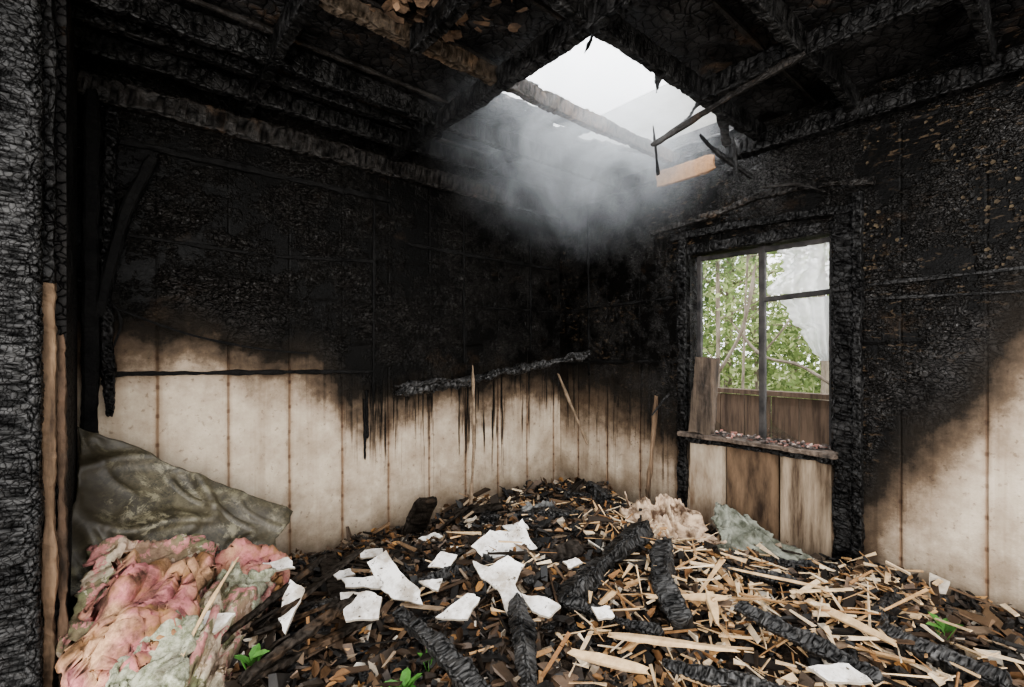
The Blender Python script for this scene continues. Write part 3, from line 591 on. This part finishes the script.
sheet('insulation_facing',[(-1.15,1.97,.43),(-1.0,2.02,.38),(-.96,1.78,.32),(-1.12,1.74,.37)],M_grey,amp=.04,fr=1.8,th=.01,sd=36.,sag=.04,n=40,ragged=.2)
sheet('insulation_batt',[(-1.20,1.5,.45),(-1.08,1.62,.44),(-1.04,1.4,.40),(-1.14,1.32,.41)],M_pink,amp=.05,fr=2.,th=.03,sd=77.,sag=.05,n=40,ragged=.25)
M_foam=simple('grey_green_foam',(.06,.063,.045),(.28,.29,.24),9,.85,.4,.004)
sheet('foam_sheet',[(1.20,2.84,.36),(1.36,2.82,.33),(1.56,2.46,.20),(1.12,2.60,.20)],M_foam,amp=.035,fr=2,th=.008,sd=41.,ragged=.2,ani=(1.6,.6),wr=.1)
M_cloth=simple('singed_blanket',(.09,.055,.035),(.50,.38,.27),11,.9,.4,.004,rampr=(.40,.58))
sheet('crumpled_blanket',[(.70,3.0,.35),(1.04,2.92,.34),(1.14,2.58,.22),(.64,2.52,.24)],M_cloth,amp=.06,fr=2.6,th=.006,sd=51.,ragged=.26,ani=(1.5,.8),wr=.15)
sheet('crumpled_cloth',[(.05,2.95,.31),(.25,3.0,.33),(.3,2.85,.29),(.08,2.8,.27)],simple('grey_rag',(.04,.04,.04),(.2,.2,.19),8),amp=.04,fr=3,th=.01,sd=61.,n=30)
def plant(r,f,n,L,name='green_seedling'):
    p=Pile(); b=P(r,f,0); b.z=H(b.x,b.y)
    for k in range(n):
        a=k*2.4; c=b+Vector((math.cos(a)*L*.45,math.sin(a)*L*.45,.04+.02*k/n+.02))
        p.box(b.lerp(c,.5),((c-b).length,.003,.003),(c-b).to_track_quat('X','Z').to_matrix())
        leaf(p,c,L,rot(a,-.5+R.uniform(-.3,.3),R.uniform(-.3,.3)),.25)
    p.obj(name,M_green)
M_green=isl_mat('fresh_green',[(0,(.04,.13,.025)),(1,(.10,.25,.055))],.5)
plant(-.36,1.6,6,.075); plant(-.30,1.72,4,.05); plant(-.86,1.58,6,.065); plant(1.6,1.78,4,.07); plant(-.42,1.5,5,.06)
# ================= SMOKE
ms=N('smoke'); pv=ms.pos(); 
sp=ms.n('ShaderNodeSeparateXYZ'); ms.l(pv,sp.inputs[0])
def gx(axis,c,s): return ms.math('POWER',ms.math('DIVIDE',ms.math('SUBTRACT',sp.outputs[axis],c),s),2)
d=ms.math('ADD',ms.math('ADD',gx(0,2.25,1.18),gx(1,1.98,.97)),gx(2,2.72,.93))
fall=ms.math('POWER',ms.math('SUBTRACT',1,d,clamp=True),2.0)
nz=ms.n('ShaderNodeTexNoise'); ms.l(pv,nz.inputs['Vector']); nz.inputs['Scale'].default_value=2.1; nz.inputs['Detail'].default_value=5; nz.inputs['Roughness'].default_value=.65; nz.inputs['Distortion'].default_value=1.5
dens=ms.math('MULTIPLY',ms.math('MULTIPLY',fall,ms.ramp(nz.outputs['Fac'],[(.38,.04),(.68,1)])),2.4)
pvn=ms.n('ShaderNodeVolumePrincipled'); ms.l(dens,pvn.inputs['Density']); pvn.inputs['Color'].default_value=(.88,.92,.96,1); pvn.inputs['Anisotropy'].default_value=.1
pvn.inputs['Emission Color'].default_value=(.80,.86,.92,1); ms.l(ms.math('MULTIPLY',dens,.14),pvn.inputs['Emission Strength'])  # smoke glows faintly by itself, standing in for skylight scattered in it
ms.l(pvn.outputs[0],ms.out.inputs['Volume'])
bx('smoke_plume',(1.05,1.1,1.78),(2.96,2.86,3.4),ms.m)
# ================= LIGHT
w=bpy.data.worlds.new('overcast_sky'); bpy.context.scene.world=w; w.use_nodes=True; nt=w.node_tree; bg=nt.nodes['Background']
bg.inputs[0].default_value=(.985,.985,1,1); bg.inputs[1].default_value=3.8
def area(name,loc,tgt,sx,sy,e,col=(1,1,1)):
    l=bpy.data.lights.new(name,'AREA'); l.shape='RECTANGLE'; l.size=sx; l.size_y=sy; l.energy=e; l.color=col
    o=bpy.data.objects.new(name,l); C.objects.link(o); o.location=loc; o.rotation_euler=(Vector(tgt)-Vector(loc)).to_track_quat('-Z','Y').to_euler()
area('daylight_roof_opening',(2.1,1.6,4.2),(2.1,1.9,2.4),1.6,1.2,170,(.98,.99,1))
area('added_rear_fill',(-1.0,-1.8,1.3),(1.9,1.9,1.1),1.6,1.6,115,(1,.94,.86))  # added, unseen fill lamp behind the camera; daylight from a door is assumed
bpy.context.scene.view_settings.look='AgX - Medium High Contrast'
# ================= CAMERA
cam=bpy.data.cameras.new('camera'); co=bpy.data.objects.new('camera',cam); C.objects.link(co)
co.location=(0,0,1.3); co.rotation_euler=(math.pi/2,0,math.atan2(-.645,.764)); cam.lens=480/1024*36; cam.sensor_width=36; cam.shift_y=6.5/1024; cam.clip_start=.05
bpy.context.scene.camera=co
